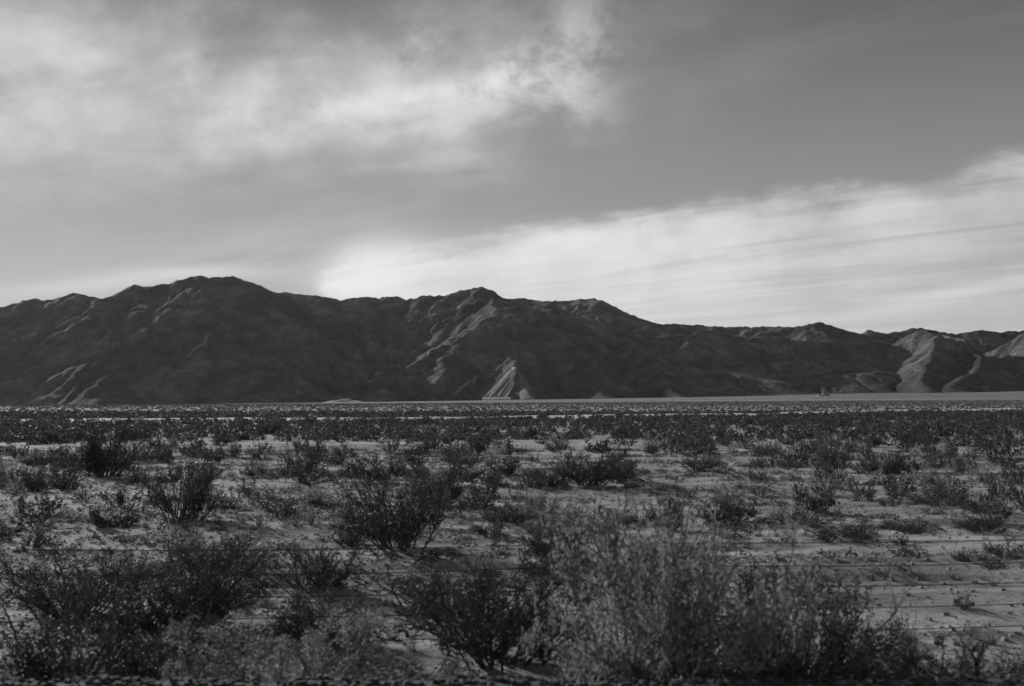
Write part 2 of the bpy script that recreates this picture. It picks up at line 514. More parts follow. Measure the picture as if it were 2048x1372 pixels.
RIDGES = [[(p, y, float(depth_of(p))) for p, y in SKYLINE],
          # spurs of the left massif; the first is unseen, added to cast shade
          [(-300, 585, 6100), (-330, 660, 5500), (-380, 740, 4900), (-420, 806, 4500)],
          [(265, 574, 6050), (235, 630, 5800), (200, 685, 5550)],
          [(540, 584, 6100), (480, 635, 5750), (420, 690, 5450), (365, 735, 5150), (330, 806, 4700)],
          [(640, 596, 6500), (600, 670, 5900), (540, 750, 5300), (500, 806, 4750)],
          [(760, 596, 6700), (700, 690, 5900), (640, 770, 5200)],
          # the dark pyramid in the middle with its long left arete
          [(985, 590, 6500), (1010, 613, 5900), (960, 643, 5700), (905, 683, 5450), (850, 725, 5200), (790, 762, 4950), (720, 800, 4650)],
          [(1026, 716, 5120), (1036, 734, 4950), (1050, 760, 4800), (1085, 802, 4550)],
          [(905, 683, 5450), (880, 740, 5050), (850, 800, 4650)],
          [(1010, 613, 5900), (1085, 617, 6000), (1160, 633, 6050), (1230, 652, 6100), (1310, 668, 6200), (1400, 666, 6250), (1500, 671, 6250), (1600, 677, 6200), (1690, 680, 6200), (1770, 682, 6200)],
          [(1085, 617, 6000), (1150, 690, 5400), (1215, 760, 4950), (1240, 800, 4650)],
          [(1230, 652, 6100), (1290, 700, 5500), (1330, 760, 5000), (1360, 795, 4700)],
          # the lower range on the right
          [(1835, 660, 6200), (1850, 690, 5900), (1856, 735, 5500), (1870, 772, 5150)],
          [(1880, 668, 6300), (1950, 706, 5750), (1962, 740, 5400), (1930, 770, 5100)],
          [(2048, 668, 6200), (2080, 720, 5600), (2100, 770, 5200)]]

DX = 14.0
mx = np.arange(-5400, 5400, DX); my = np.arange(4050, 8400, DX)
MX, MY = np.meshgrid(mx, my)
ZB = plain_z(MX, MY)
H = np.zeros_like(MX)
wob = 80
WXX = MX + wob * fbm(MX / 700, MY / 700, 3, 81); WYY = MY + wob * fbm(MX / 700, MY / 700, 3, 91)
for rid in RIDGES:
    pts = [ridge_point(*p) for p in rid]
    for (x0, y0, z0), (x1, y1, z1), q0 in zip(pts[:-1], pts[1:], rid):
        gentle = 1.7 if rid is RIDGES[0] and (1030 < q0[0] < 1320 or 1540 < q0[0] < 1690) else 1.0   # rounded, sunlit far hills
        vx, vy = x1 - x0, y1 - y0
        L2 = vx * vx + vy * vy
        t = np.clip(((WXX - x0) * vx + (WYY - y0) * vy) / L2, 0, 1)
        d = np.hypot(WXX - x0 - t * vx, WYY - y0 - t * vy)
        hc = np.maximum(z0 + t * (z1 - z0) - ZB, 15)
        wd = (hc * 1.72 + 30) * gentle
        H = np.maximum(H, hc * np.clip(1 - d / wd, 0, 1) ** 1.15)
rn = 1 - np.abs(fbm(MX / 420 + 5, MY / 420, 4, 101))
env = np.clip(H / 300, 0, 1)
H = H + env * (34 * (rn - 0.75) + 10 * fbm(MX / 110, MY / 110, 3, 111))
H = np.maximum(H, 0)

def erode(h, steps, k):
    """implicit stream-power incision: cuts branching gullies into the slopes"""
    ny, nx = h.shape
    idx = np.arange(ny * nx).reshape(ny, nx)
    for it in range(steps):
        best = np.zeros_like(h); rcv = idx.copy()
        for dy, dx in ((-1, 0), (1, 0), (0, -1), (0, 1), (-1, -1), (-1, 1), (1, -1), (1, 1)):
            ys = slice(max(0, -dy), ny - max(0, dy)); xs = slice(max(0, -dx), nx - max(0, dx))
            yt = slice(max(0, dy), ny + min(0, dy)); xt = slice(max(0, dx), nx + min(0, dx))
            s = (h[ys, xs] - h[yt, xt]) / math.hypot(dx, dy)
            b = best[ys, xs]; r = rcv[ys, xs]
            up = s > b
            b[up] = s[up]; r[up] = idx[yt, xt][up]
        act = (h > 4)
        order = np.argsort(h.ravel())
        order = order[act.ravel()[order]]
        rc = rcv.ravel().tolist(); A = [1.0] * (ny * nx)
        ol = order.tolist()
        for i in reversed(ol):
            j = rc[i]
            if j != i: A[j] += A[i]
        F = (k * np.sqrt(np.asarray(A))).tolist()
        hl = h.ravel().tolist()
        for i in ol:
            j = rc[i]
            if j != i:
                f = F[i]
                hl[i] = (hl[i] + f * hl[j]) / (1 + f)
        h = np.asarray(hl).reshape(ny, nx)
        # scree creep
        p = np.pad(h, 1, mode='edge')
        lap = p[:-2, 1:-1] + p[2:, 1:-1] + p[1:-1, :-2] + p[1:-1, 2:] - 4 * h
        h = np.where(act, h + 0.03 * lap, h)
    return h
H = erode(H, 10, 0.03)

H = H + np.clip(H / 250, 0, 1) * (9 * (0.7 - np.abs(fbm(MX / 95, MY / 95, 3, 151))) + 3 * fbm(MX / 34, MY / 34, 2, 161))
# bring the worn crest back to the heights of the skyline
az_cell = MX / MY
nb = 1100
azc = (np.arange(nb) + 0.5) / nb * 2 - 1
bi = np.clip(((az_cell + 1.0) / 2.0 * nb).astype(int), 0, nb - 1)
sk_a = np.array([slopes(p, y)[0] for p, y in SKYLINE]); sk_e = np.array([slopes(p, y)[1] for p, y in SKYLINE])
want = np.interp(azc, sk_a, sk_e)
for width, power in ((31, 0.0), (3, 5.0)):
    el = (ZB + H - CAM_H) / MY
    got = np.zeros(nb)
    np.maximum.at(got, bi.ravel(), el.ravel())
    ratio = np.clip(want / np.maximum(got, 1e-4), 0.6, 1.7)
    ker = np.hanning(width + 2)[1:-1]; ker /= ker.sum()
    ratio = np.convolve(np.pad(ratio, width // 2, mode='edge'), ker, 'valid')
    wgt = np.clip(el / np.maximum(np.interp(az_cell, azc, got), 1e-4), 0, 1) ** power
    H = H * (1 + (np.interp(az_cell, azc, ratio) - 1) * wgt)
H = H + np.clip(H / 250, 0, 1) * (13 * (0.55 - np.abs(fbm(MX / 120, MY / 120, 3, 171))) + 6 * fbm(MX / 48, MY / 48, 2, 181))
MZ = ZB + H - 4.0 + 5.0 * sstep(0, 25, H)
me = mesh_np('mountain_range', np.stack([MX, MY, MZ], -1), grid_faces(len(my), len(mx)), [ROCK], smooth=True)
tag(link('mountain_range', me), kind='structure')

def terrain_z(x, y):
    fx = np.clip((np.asarray(x) - mx[0]) / DX, 0, len(mx) - 1.001); fy = np.clip((np.asarray(y) - my[0]) / DX, 0, len(my) - 1.001)
    i = fx.astype(int); j = fy.astype(int); a = fx - i; b = fy - j
    return np.maximum((MZ[j, i] * (1 - a) + MZ[j, i + 1] * a) * (1 - b) + (MZ[j + 1, i] * (1 - a) + MZ[j + 1, i + 1] * a) * b, plain_z(x, y))

def on_slope(px, py, y0=4100, y1=7600):
    """where the sight line of a photo pixel meets the hillside"""
    a, e = slopes(px, py)
    ys = np.arange(y0, y1, 6.0)
    hit = np.nonzero(terrain_z(a * ys, ys) >= CAM_H + e * ys)[0]
    yy = float(ys[hit[0]]) if len(hit) else 4700.0
    return a * yy, yy

# ------------------------------------------------------------------ quarry at the mountain foot
def drape(path, w0, w1, lift, n=26):
    """a strip lying on the slope: tipped rock and painted sunlit streaks"""
    P = np.array([on_slope(*p) for p in path])
    s = np.concatenate([[0], np.cumsum(np.hypot(*np.diff(P, axis=0).T))])
    t = np.linspace(0, s[-1], n)
    cx = np.interp(t, s, P[:, 0]); cyy = np.interp(t, s, P[:, 1])
    dxx = np.gradient(cx); dyy = np.gradient(cyy); L = np.hypot(dxx, dyy) + 1e-9
    nxx, nyy = -dyy / L, dxx / L
    k = np.linspace(-1, 1, 7)
    wd = (w0 + (w1 - w0) * np.linspace(0, 1, n)) * (1 + 0.25 * fbm(t / 30.0, t * 0 + path[0][0], 3, 131))
    XX = cx[:, None] + nxx[:, None] * k * wd[:, None]; YY = cyy[:, None] + nyy[:, None] * k * wd[:, None]
    ZZ = terrain_z(XX, YY) + lift * (1 - 1.3 * np.abs(k) ** 3)[None, :] + 0.4
    return np.stack([XX, YY, ZZ], -1), grid_faces(n, 7)

qx, qy = on_slope(1000, 760)
quarry = tag(link('quarry', None, loc=(0, 0, 0)), 'pale fan of quarried rock chutes running down to the long shed', 'quarry')
v, f = drape([(1038, 742), (1048, 768), (1056, 797)], 8, 40, 3.0, 30)
link('spoil_face', mesh_np('spoil_face', v, f, [plain('old_spoil', 0.09, 0.15, 0.05, 0.95)], smooth=True), quarry)
v, f = drape([(1031, 738), (1010, 768), (990, 797)], 10, 58, 3.0, 30)
link('spoil_face', mesh_np('spoil_face', v, f, [plain('weathered_spoil', 0.11, 0.18, 0.05, 0.95)], smooth=True), quarry)
for path, w0, w1, lf in [
        ([(1030, 737), (1000, 768), (967, 796)], 14, 9, 7.0), ([(1026, 748), (1000, 773), (980, 796)], 6, 6, 7.0),
        ([(1024, 757), (1006, 780), (996, 796)], 5, 5.5, 7.0), ([(1025, 763), (1013, 782), (1004, 796)], 5, 5.5, 7.0),
        ([(1027, 766), (1020, 782), (1014, 796)], 5, 5.5, 7.0), ([(1028, 738), (1026, 752), (1020, 766)], 15, 9, 7.0),
        ([(1016, 736), (1002, 750), (990, 762)], 5, 4, 4.0), ([(1018, 716), (1008, 730), (990, 744)], 8, 5, 4.0)]:
    v, f = drape(path, w0, w1, lf)
    link('rock_chute', mesh_np('rock_chute', v, f, [SPOIL], smooth=True), quarry)
for path, w0, w1, lf, lab in [  # paler strips: sunlight on left-facing flanks, put into the colour
        ([(965, 632), (950, 645), (935, 655)], 16, 9, 4.0, 'painted sunlit streak high on the long arete beside the pyramid peak'),
        ([(880, 690), (858, 708), (842, 722)], 14, 8, 4.0, 'narrow painted sunlit streak halfway down the long central arete'),
        ([(952, 752), (935, 768), (905, 792)], 10, 7, 4.0, 'painted sunlit streak on the slope just left of the quarry fan'),
        ([(416, 672), (400, 692), (375, 716)], 10, 6, 4.0, 'thin painted sunlit streak on the flank of the tallest mountain')]:
    v, f = drape(path, w0, w1, lf)
    tag(link('sun_streak', mesh_np('sun_streak', v, f, [plain('painted_sun', 0.12, 0.2, 0.05, 0.95)], smooth=True)), lab, 'painted_sun', 'painted sunlit streaks on the mountains')

def box(v, f, x0, x1, y0, y1, z0, z1):
    b = len(v)
    v += [(x0, y0, z0), (x1, y0, z0), (x1, y1, z0), (x0, y1, z0), (x0, y0, z1), (x1, y0, z1), (x1, y1, z1), (x0, y1, z1)]
    f += [(b, b + 3, b + 2, b + 1), (b + 4, b + 5, b + 6, b + 7), (b, b + 1, b + 5, b + 4), (b + 1, b + 2, b + 6, b + 5), (b + 2, b + 3, b + 7, b + 6), (b + 3, b, b + 4, b + 7)]

def boxmesh(name, mats, *boxes):
    v, f = [], []
    for b in boxes: box(v, f, *b)
    return mesh_np(name, v, f, mats)

SY = 4480.0
ax0 = slopes(965, 800)[0] * SY; ax1 = slopes(1021, 800)[0] * SY
szz = float(terrain_z(0.5 * (ax0 + ax1), SY))
top = CAM_H + slopes(990, 797.5)[1] * SY
wl = ax1 - ax0; hh = max(10.0, top - szz)
shed = tag(link('quarry_shed', None, loc=(0.5 * (ax0 + ax1), SY, szz)), 'long low pale shed with dark openings below the quarry fan', 'shed')
link('wall', boxmesh('wall', [WALLMAT], (-wl / 2, wl / 2, 0, 22, -4, hh)), shed)
rv = [(-wl / 2 - 1, -1.2, hh + 0.1), (wl / 2 + 1, -1.2, hh + 0.1), (wl / 2 + 1, 11, hh + 3.2), (-wl / 2 - 1, 11, hh + 3.2), (wl / 2 + 1, 23.2, hh + 0.1), (-wl / 2 - 1, 23.2, hh + 0.1)]
link('roof', mesh_np('roof', rv + [(a, b, c - 0.5) for a, b, c in rv], [(0, 1, 2, 3), (3, 2, 4, 5), (0, 6, 7, 1), (5, 4, 10, 11), (6, 9, 8, 7), (9, 11, 10, 8)], [ROOFMAT]), shed)
for i in range(9):
    xx = -wl / 2 + wl * (i + 0.6) / 9.2
    w_ = random.uniform(1.6, 3.4)
    z0 = random.choice([0.0, 2.0, 3.0]); z1 = hh * random.uniform(0.5, 0.75)
    link('doorway', boxmesh('doorway', [DARKMAT], (xx - w_, xx + w_, -0.25, 0.4, z0, z1)), shed)

# white tank on the bright spur at the right
tx, ty = on_slope(1832, 741)
tank = tag(link('water_tank', None, loc=(tx, ty, float(terrain_z(tx, ty)))), 'tiny white round tank on the bright spur at the far right range', 'tank')
ang = np.linspace(0, 2 * math.pi, 25)[:-1]
ring = lambda r, z: np.stack([r * np.cos(ang), r * np.sin(ang), np.full(24, z)], -1)
cyl = np.concatenate([ring(5.5, -4), ring(5.5, 7)])
qf = [(i, (i + 1) % 24, 24 + (i + 1) % 24, 24 + i) for i in range(24)]
link('tank_wall', mesh_np('tank_wall', cyl, qf, [TANKMAT], smooth=True), tank)
cone = np.concatenate([ring(5.8, 7.0), ring(0.4, 8.6)])
link('tank_roof', mesh_np('tank_roof', cone, qf, [TANKMAT], smooth=True), tank)

# pale knolls at the mountain foot
def knoll(name, label, px, py, wpx, hpx, depth, mat):
    a, e = slopes(px, py)
    wd = wpx / FPX * depth / 2; ht = hpx / FPX * depth
    t = np.linspace(-1.0, 1.0, 33)
    KX, KY = np.meshgrid(t, t)
    r = np.hypot(KX, KY * 1.0)
    n_ = fbm(KX * 2.1 + px, KY * 2.1, 4, 141)
    z = ht * np.clip(1 - r, 0, 1) ** 1.1 * (1 + 0.55 * n_) - 3
    v = np.stack([KX * wd, KY * wd * 0.8, z], -1)
    x0 = a * depth
    me_ = mesh_np(name, v, grid_faces(33, 33), [mat], smooth=True)
    return tag(link(name, me_, loc=(x0, depth, float(terrain_z(x0, depth)) if depth > 4060 else float(plain_z(x0, depth)))), label, 'rock outcrop', 'pale knolls at the mountain foot')
KN = plain('knoll_rock', 0.14, 0.24, 0.03, 0.95)
knoll('rock_knoll', 'low pale knoll at the foot of the mountain left of the quarry', 690, 800, 110, 9, 4150, KN)
knoll('rock_knoll', 'small pale rock knoll below the dark right-hand range', 1648, 783, 34, 11, 4300, KN)

# masts on the plain
def mast(px, py, hpx, depth, label):
    a, e = slopes(px, py)
    x0 = a * depth; z0 = float(plain_z(x0, depth))
    h = hpx / FPX * depth
    root = tag(link('utility_pole', None, loc=(x0, depth, z0)), label, 'utility pole', 'utility poles on the plain')
    r = 0.24
    c = np.concatenate([np.stack([r * np.cos(ang[::3]), r * np.sin(ang[::3]), np.full(8, -1.0)], -1), np.stack([r * .7 * np.cos(ang[::3]), r * .7 * np.sin(ang[::3]), np.full(8, h)], -1)])
    link('pole', mesh_np('pole', c, [(i, (i + 1) % 8, 8 + (i + 1) % 8, 8 + i) for i in range(8)], [STONE]), root)
    link('crossarm', boxmesh('crossarm', [STONE], (-1.3, 1.3, -0.4, -0.2, h - 1.0, h - 0.75)), root)
mast(1069, 806, 14, 1400, 'thin pale pole just right of the long quarry shed')
mast(535, 806, 10, 1500, 'thin pale pole below the tallest mountain')

# ------------------------------------------------------------------ plants
def unit(n):
    v = RNG.normal(size=(n, 3)); return v / np.linalg.norm(v, axis=1)[:, None]

def leaf_quads(centres, size, up=0.0, aspect=0.5):
    n = len(centres)
    a = unit(n); a[:, 2] += up; a /= np.linalg.norm(a, axis=1)[:, None]
    b = np.cross(a, unit(n)); b /= np.linalg.norm(b, axis=1)[:, None] + 1e-9
    s = size * RNG.uniform(0.6, 1.4, n)[:, None]
    a = a * s; b = b * s * aspect
    v = np.stack([centres - a, centres - b, centres + a, centres + b], 1).reshape(-1, 3)
    f = np.arange(4 * n).reshape(-1, 4)
    return v, f

def tube(pts, radii):
    """three-sided twig along a polyline, as quads"""
    pts = np.asarray(pts); n = len(pts)
    d = np.gradient(pts, axis=0); d /= np.linalg.norm(d, axis=1)[:, None] + 1e-9
    p = np.cross(d, [0.31, 0.87, 0.38]); p /= np.linalg.norm(p, axis=1)[:, None] + 1e-9
    q = np.cross(d, p)
    v = []
    for k in range(3):
        a = 2 * math.pi * k / 3
        v.append(pts + (p * math.cos(a) + q * math.sin(a)) * np.asarray(radii)[:, None])
    v = np.stack(v, 1).reshape(-1, 3)
    f = []
    for i in range(n - 1):
        for k in range(3):
            f.append((i * 3 + k, i * 3 + (k + 1) % 3, (i + 1) * 3 + (k + 1) % 3, (i + 1) * 3 + k))
    return v, np.array(f)

def join(parts):
    vs, fs, o = [], [], 0
    for v, f in parts:
        vs.append(v); fs.append(np.asarray(f) + o); o += len(v)
    return np.concatenate(vs), np.concatenate(fs)

def grow(n_stems, n_side, n_leaf, leaf, spread, bare=0.3, seed=0, dome=False, thin=1.0):
    """a desert shrub of unit height and about unit half-width: stems fan from the root, twigs fork off, leaves ride the twigs"""
    global RNG
    RNG = np.random.default_rng(seed)
    wood, leaves = [], []
    tilt = RNG.uniform(0, 6.28); lop = RNG.uniform(0.1, 0.32)
    for i in range(n_stems):
        az = RNG.uniform(0, 2 * math.pi)
        lean = RNG.uniform(0.02, 1.0) ** 0.7 * spread * (1 + 0.22 * math.cos(az - tilt))
        ln = RNG.uniform(0.45, 1.08) * (1 + lop * math.cos(az - tilt)) * (1 - 0.25 * (lean / max(spread, .1)) if not dome else 1 - 0.38 * lean)
        t = np.linspace(0, 1, 6)
        out = np.sin(lean) * ln * t ** (0.9) + 0.03 * t
        upz = np.cos(lean * t ** 0.6) * ln * t
        wig = np.cumsum(RNG.normal(0, 0.028, (6, 3)), 0)
        p = np.stack([np.cos(az) * out, np.sin(az) * out, upz], -1) + wig * t[:, None] + np.array([np.cos(az), np.sin(az), 0]) * RNG.uniform(0.0, 0.30) + np.array([np.cos(az + 2), np.sin(az + 2), 0]) * RNG.uniform(0.0, 0.12)
        p[0, 2] = -0.03
        wood.append(tube(p, np.linspace(0.012, 0.004, 6) * thin))
        for j in range(n_side):
            s = RNG.uniform(bare, 1.0)
            k = s * 5; i0 = min(int(k), 4)
            b0 = p[i0] + (p[i0 + 1] - p[i0]) * (k - i0)
            dr = (p[i0 + 1] - p[i0]); dr /= np.linalg.norm(dr) + 1e-9
            dr = dr * 0.7 + unit(1)[0] * 0.75 + np.array([0, 0, 0.15]); dr /= np.linalg.norm(dr)
            L = RNG.uniform(0.12, 0.34) * (1.15 - 0.5 * s)
            tt = np.linspace(0, 1, 4)[:, None]
            q = b0 + dr * L * tt + np.array([0, 0, 0.05]) * tt ** 2 + RNG.normal(0, 0.008, (4, 3)) * tt
            wood.append(tube(q, np.linspace(0.0045, 0.002, 4) * thin))
            if i % 8 == 7: continue                      # a dead stem
            u = RNG.uniform(0.1, 1.05, n_leaf)[:, None]
            c = b0 + dr * L * u + np.array([0, 0, 0.05]) * u ** 2 + RNG.normal(0, 0.016, (n_leaf, 3))
            c[:, 2] = np.maximum(c[:, 2], 0.015)
            leaves.append(leaf_quads(c, leaf, 0.3))
    (wv, wf), (lv, lf) = join(wood), join(leaves)
    mid_ = np.median(lv[:, :2], axis=0)
    k = np.array([0.88 / np.percentile(np.abs(lv[:, 0] - mid_[0]), 96), 0.88 / np.percentile(np.abs(lv[:, 1] - mid_[1]), 96), 1.0 / np.percentile(lv[:, 2], 98)])
    for v in (wv, lv):
        v[:, :2] -= mid_
        v *= k
        v[:, 2] = np.where(v[:, 2] > 0.9, 0.9 + 0.4 * (v[:, 2] - 0.9), v[:, 2])
        r = np.hypot(v[:, 0], v[:, 1])[:, None] + 1e-9
        v[:, :2] *= np.where(r > 0.8, (0.8 + 0.4 * (r - 0.8)) / r, 1.0)
    return (wv, wf), (lv, lf)

LEAVES = {'creosote': LEAF_DARK, 'saltbush': LEAF_PALE, 'scrub': LEAF_MID}
HERO, MID = {}, {}
for kind, args in {'creosote': dict(n_stems=30, n_side=12, n_leaf=36, leaf=0.0105, spread=1.15, bare=0.10),
                   'saltbush': dict(n_stems=52, n_side=11, n_leaf=58, leaf=0.0100, thin=0.85, spread=1.35, bare=0.08, dome=True),
                   'scrub': dict(n_stems=32, n_side=10, n_leaf=34, leaf=0.012, spread=1.35, bare=0.06, dome=True)}.items():
    HERO[kind] = []
    for s in range(5):
        (wv, wf), (lv, lf) = grow(seed=100 + s + len(kind) * 10, **args)
        HERO[kind].append((mesh_np('branches', wv, wf, [PALE_BARK if kind == 'saltbush' else BARK]), mesh_np('foliage', lv, lf, [LEAVES[kind]])))
    a2_ = dict(args); a2_['n_stems'] = 18; a2_['n_side'] = 7; a2_['n_leaf'] = 11; a2_['leaf'] = args['leaf'] * 2.6
    MID[kind] = []
    for s in range(7):
        (wv, wf), (lv, lf) = grow(seed=300 + s + len(kind) * 10, **a2_)
        MID[kind].append((mesh_np('branches', wv, wf, [PALE_BARK if kind == 'saltbush' else BARK]), mesh_np('foliage', lv, lf, [LEAVES[kind]])))

NAMES = {'creosote': 'creosote_bush', 'saltbush': 'salt_bush', 'scrub': 'scrub_bush'}
PLACED = []                        # (x, y, radius) so that scattered plants keep clear
def shrub(kind, x, y, width, height, label, group, rot=None, hero=True, k=0):
    z = surf_z(x, y) - 0.03
    root = link(NAMES[kind], None, loc=(x, y, z), rotz=random.uniform(0, 6.28) if rot is None else rot)
    tag(root, label, 'bush', group)
    src = (HERO if hero else MID)[kind]
    b, f = src[k % len(src)]
    sk = random.uniform(0.88, 1.14)
    sc = (width / 1.8 * sk, width / 1.8 / sk, height / 1.0)
    link('branches', b, root, scale=sc)
    link('foliage', f, root, scale=sc)
    PLACED.append((x, y, width * 0.5))
    return root

def from_photo(px, base, wpx, hpx):
    y = CAM_H * FPX / (base - 814.8)
    return (px - 1024) / FPX * y, y, wpx / FPX * y, hpx / FPX * y

FG = 'large bushes beside the railway'
NEAR = [  # kind, x, y, width, height, label
    ('creosote', -4.55, 10.35, 2.7, 1.15, 'big black bush filling the lower left corner before the fence'),
    ('saltbush', -2.35, 10.0, 2.2, 0.95, 'grey rounded bush at the bottom edge, right of the corner bush'),
    ('saltbush', 1.5, 9.6, 2.7, 1.95, 'huge pale bush rising before the wire fence right of centre'),
    ('creosote', 3.0, 10.5, 2.0, 1.25, 'dark bush touching the huge pale bush on its right side'),
    ('creosote', 4.75, 9.9, 2.6, 0.8, 'low dark bush added in the lower right corner'),  # added to darken this corner
    ('scrub', -0.85, 9.4, 1.3, 0.45, 'small grey bush at the bottom edge near the centre'),
    ('creosote', -4.35, 13.6, 2.8, 1.3, 'dark spreading bush just behind the fence on the left'),
    ('creosote', -0.95, 14.3, 1.9, 0.75, 'dark low bush just behind the fence near the centre'),
    ('creosote', -6.3, 14.6, 2.4, 0.95, 'dark bush at the left edge just behind the fence'),
    ('scrub', -5.6, 17.6, 2.6, 0.8, 'dark scrub clump behind the spreading bush near the left edge'),
    ('creosote', -3.1, 16.4, 2.2, 0.85, 'dark bush right behind the spreading bush on the left'),
    ('creosote', -3.6, 10.9, 1.8, 0.75, 'dark bush between the corner bush and the grey rounded one'),
    ('creosote', -0.27, 11.9, 1.9, 1.25, 'dark dense bush before the fence just left of the huge pale one'),
    ('scrub', 2.55, 8.9, 1.6, 0.6, 'dark scrub clump at the bottom edge beneath the huge pale bush'),
    ('creosote', 3.9, 9.2, 1.8, 0.65, 'black bush added at the bottom edge beside the lower right corner bush'),  # another bush added for the dark corner
    ('scrub', -2.6, 12.9, 1.6, 0.65, 'grey scrub clump behind the fence between two dark bushes'),
    ('creosote', 0.55, 12.9, 1.5, 0.7, 'dark clump behind the fence at the left foot of the huge pale bush'),
]
for i, (kd, x, y, w_, h_, lab) in enumerate(NEAR):
    shrub(kd, x, y, w_, h_, lab, FG, k=i)

MIDGROUND = [  # kind, px, base py, width px, height px, label
    ('creosote', 205, 952, 180, 125, 'tall black bush standing alone near the left edge of the plain'),
    ('creosote', 385, 1040, 190, 145, 'broad dark bush in the open sand left of centre'),
    ('creosote', 785, 1100, 240, 150, 'dark double-trunked bush on the pale sand behind the fence'),
    ('scrub', 885, 1010, 150, 115, 'grey feathery bush behind the double-trunked one'),
    ('creosote', 1185, 968, 150, 80, 'dark flat-topped bush on pale sand at the centre'),
    ('scrub', 1095, 968, 90, 42, 'low dark clump against the left side of the flat-topped bush'),
    ('creosote', 1335, 1055, 105, 80, 'compact dark bush standing left behind the huge pale bush'),
    ('scrub', 1120, 1120, 150, 120, 'grey bush on the sand behind the middle of the fence'),
    ('scrub', 1005, 1040, 120, 45, 'low grey mound bush right of the feathery bush'),
    ('creosote', 1405, 940, 90, 45, 'small dark bush beyond the compact dark one'),
    ('scrub', 1655, 942, 100, 85, 'upright grey bush on the plain right of the huge pale bush'),
    ('creosote', 2000, 910, 100, 65, 'round dark bush at the right edge of the plain'),
    ('scrub', 1890, 905, 75, 40, 'grey bush just left of the round dark one at the right edge'),
    ('creosote', 1820, 892, 60, 40, 'small dark bush in the dense scrub on the right'),
    ('scrub', 1870, 1008, 150, 38, 'flat scrub hummock on open sand near the right edge'),
    ('creosote', 1965, 1025, 110, 26, 'flat black hummock at the right edge of the sand'),
    ('creosote', 1800, 1056, 140, 26, 'low black mat of scrub on the sand right of the big bushes'),
    ('creosote', 1950, 1058, 110, 30, 'low black mat of scrub nearest the right edge behind the fence'),
    ('scrub', 610, 950, 100, 75, 'grey bush in the scrub left of centre'),
    ('creosote', 690, 915, 60, 35, 'small black clump in the scrub left of centre'),
    ('creosote', 785, 905, 60, 50, 'small dark bush in the scrub behind the feathery one'),
    ('scrub', 965, 890, 60, 35, 'small grey bush on the pale patch near the centre'),
    ('creosote', 1240, 920, 50, 40, 'small dark bush beyond the flat-topped bush'),
    ('creosote', 430, 925, 70, 30, 'low black clump right of the tall black bush'),
    ('creosote', 545, 868, 60, 30, 'dark bush at the near edge of the pale wash'),
    ('scrub', 60, 985, 130, 60, 'dark scrub clump at the left edge of the plain'),
    ('scrub', 90, 890, 150, 45, 'wide dark scrub clump behind the tall black bush on the left'),
    ('creosote', 1940, 1118, 90, 30, 'small black mound right behind the fence near the right edge'),
    ('scrub', 1690, 1075, 190, 40, 'long low scrub mound standing for shade right of the huge pale bush'),  # scrub put where a bush's cast shadow lies
]
for i, (kd, px, base, wpx, hpx, lab) in enumerate(MIDGROUND):
    x, y, w_, h_ = from_photo(px, base, wpx, hpx)
    shrub(kd, x, y, w_, h_, lab, 'separate bushes on the plain', k=i, hero=y < 50)

# the many look-alike bushes of the plain; the largest in view are single things
rnd = random.Random(5)
def clear(x, y, r):
    return all((x - a) ** 2 + (y - b) ** 2 > (r + c) ** 2 * 0.55 for a, b, c in PLACED)
BANDS = [(14.5, 24, 26, 0.28, 0.6, 'on bare sand behind fence'), (24, 40, 62, 0.4, 0.95, 'on sparse middle plain'),
         (40, 58, 84, 0.5, 1.15, 'where scrub closes up'), (58, 80, 92, 0.6, 1.3, 'in dense scrub before wash')]
ORD = ('leftmost second third fourth fifth sixth seventh eighth ninth tenth eleventh twelfth thirteenth fourteenth fifteenth sixteenth '
       'seventeenth eighteenth nineteenth twentieth').split()
found = {}
for y0, y1, n, h0, h1, where in BANDS:
    cnt = tries = 0
    while cnt < n and tries < 5000:
        tries += 1
        y = rnd.uniform(y0, y1); x = rnd.uniform(-0.535, 0.535) * y
        h_ = rnd.uniform(h0, h1); w_ = h_ * rnd.uniform(1.2, 2.1)
        if not clear(x, y, w_ * 0.5): continue
        if perlin(x * 0.09, y * 0.13, 201) < -0.12 and rnd.random() < 0.8: continue
        side = 'left' if x / y < -0.18 else ('right' if x / y > 0.18 else 'middle')
        kd = rnd.choices(['creosote', 'scrub', 'saltbush'], [0.45, 0.42, 0.13])[0]
        tone = {'creosote': 'dark open', 'scrub': 'grey tufted', 'saltbush': 'pale rounded'}[kd]
        root = shrub(kd, x, y, w_, h_, None, f'{tone} bushes {where}, {side} third', hero=False, k=cnt)
        root['category'] = 'bush'
        found.setdefault((tone, where, side), []).append((x / y, root))
        cnt += 1
for (tone, where, side), lst in found.items():
    for i, (_, root) in enumerate(sorted(lst, key=lambda q: q[0])):
        pos_ = 'leftmost' if i == 0 else f'{ORD[min(i, 19)]} from left'
        root['label'] = f'{tone} bush {where}, {pos_} in {side} third'

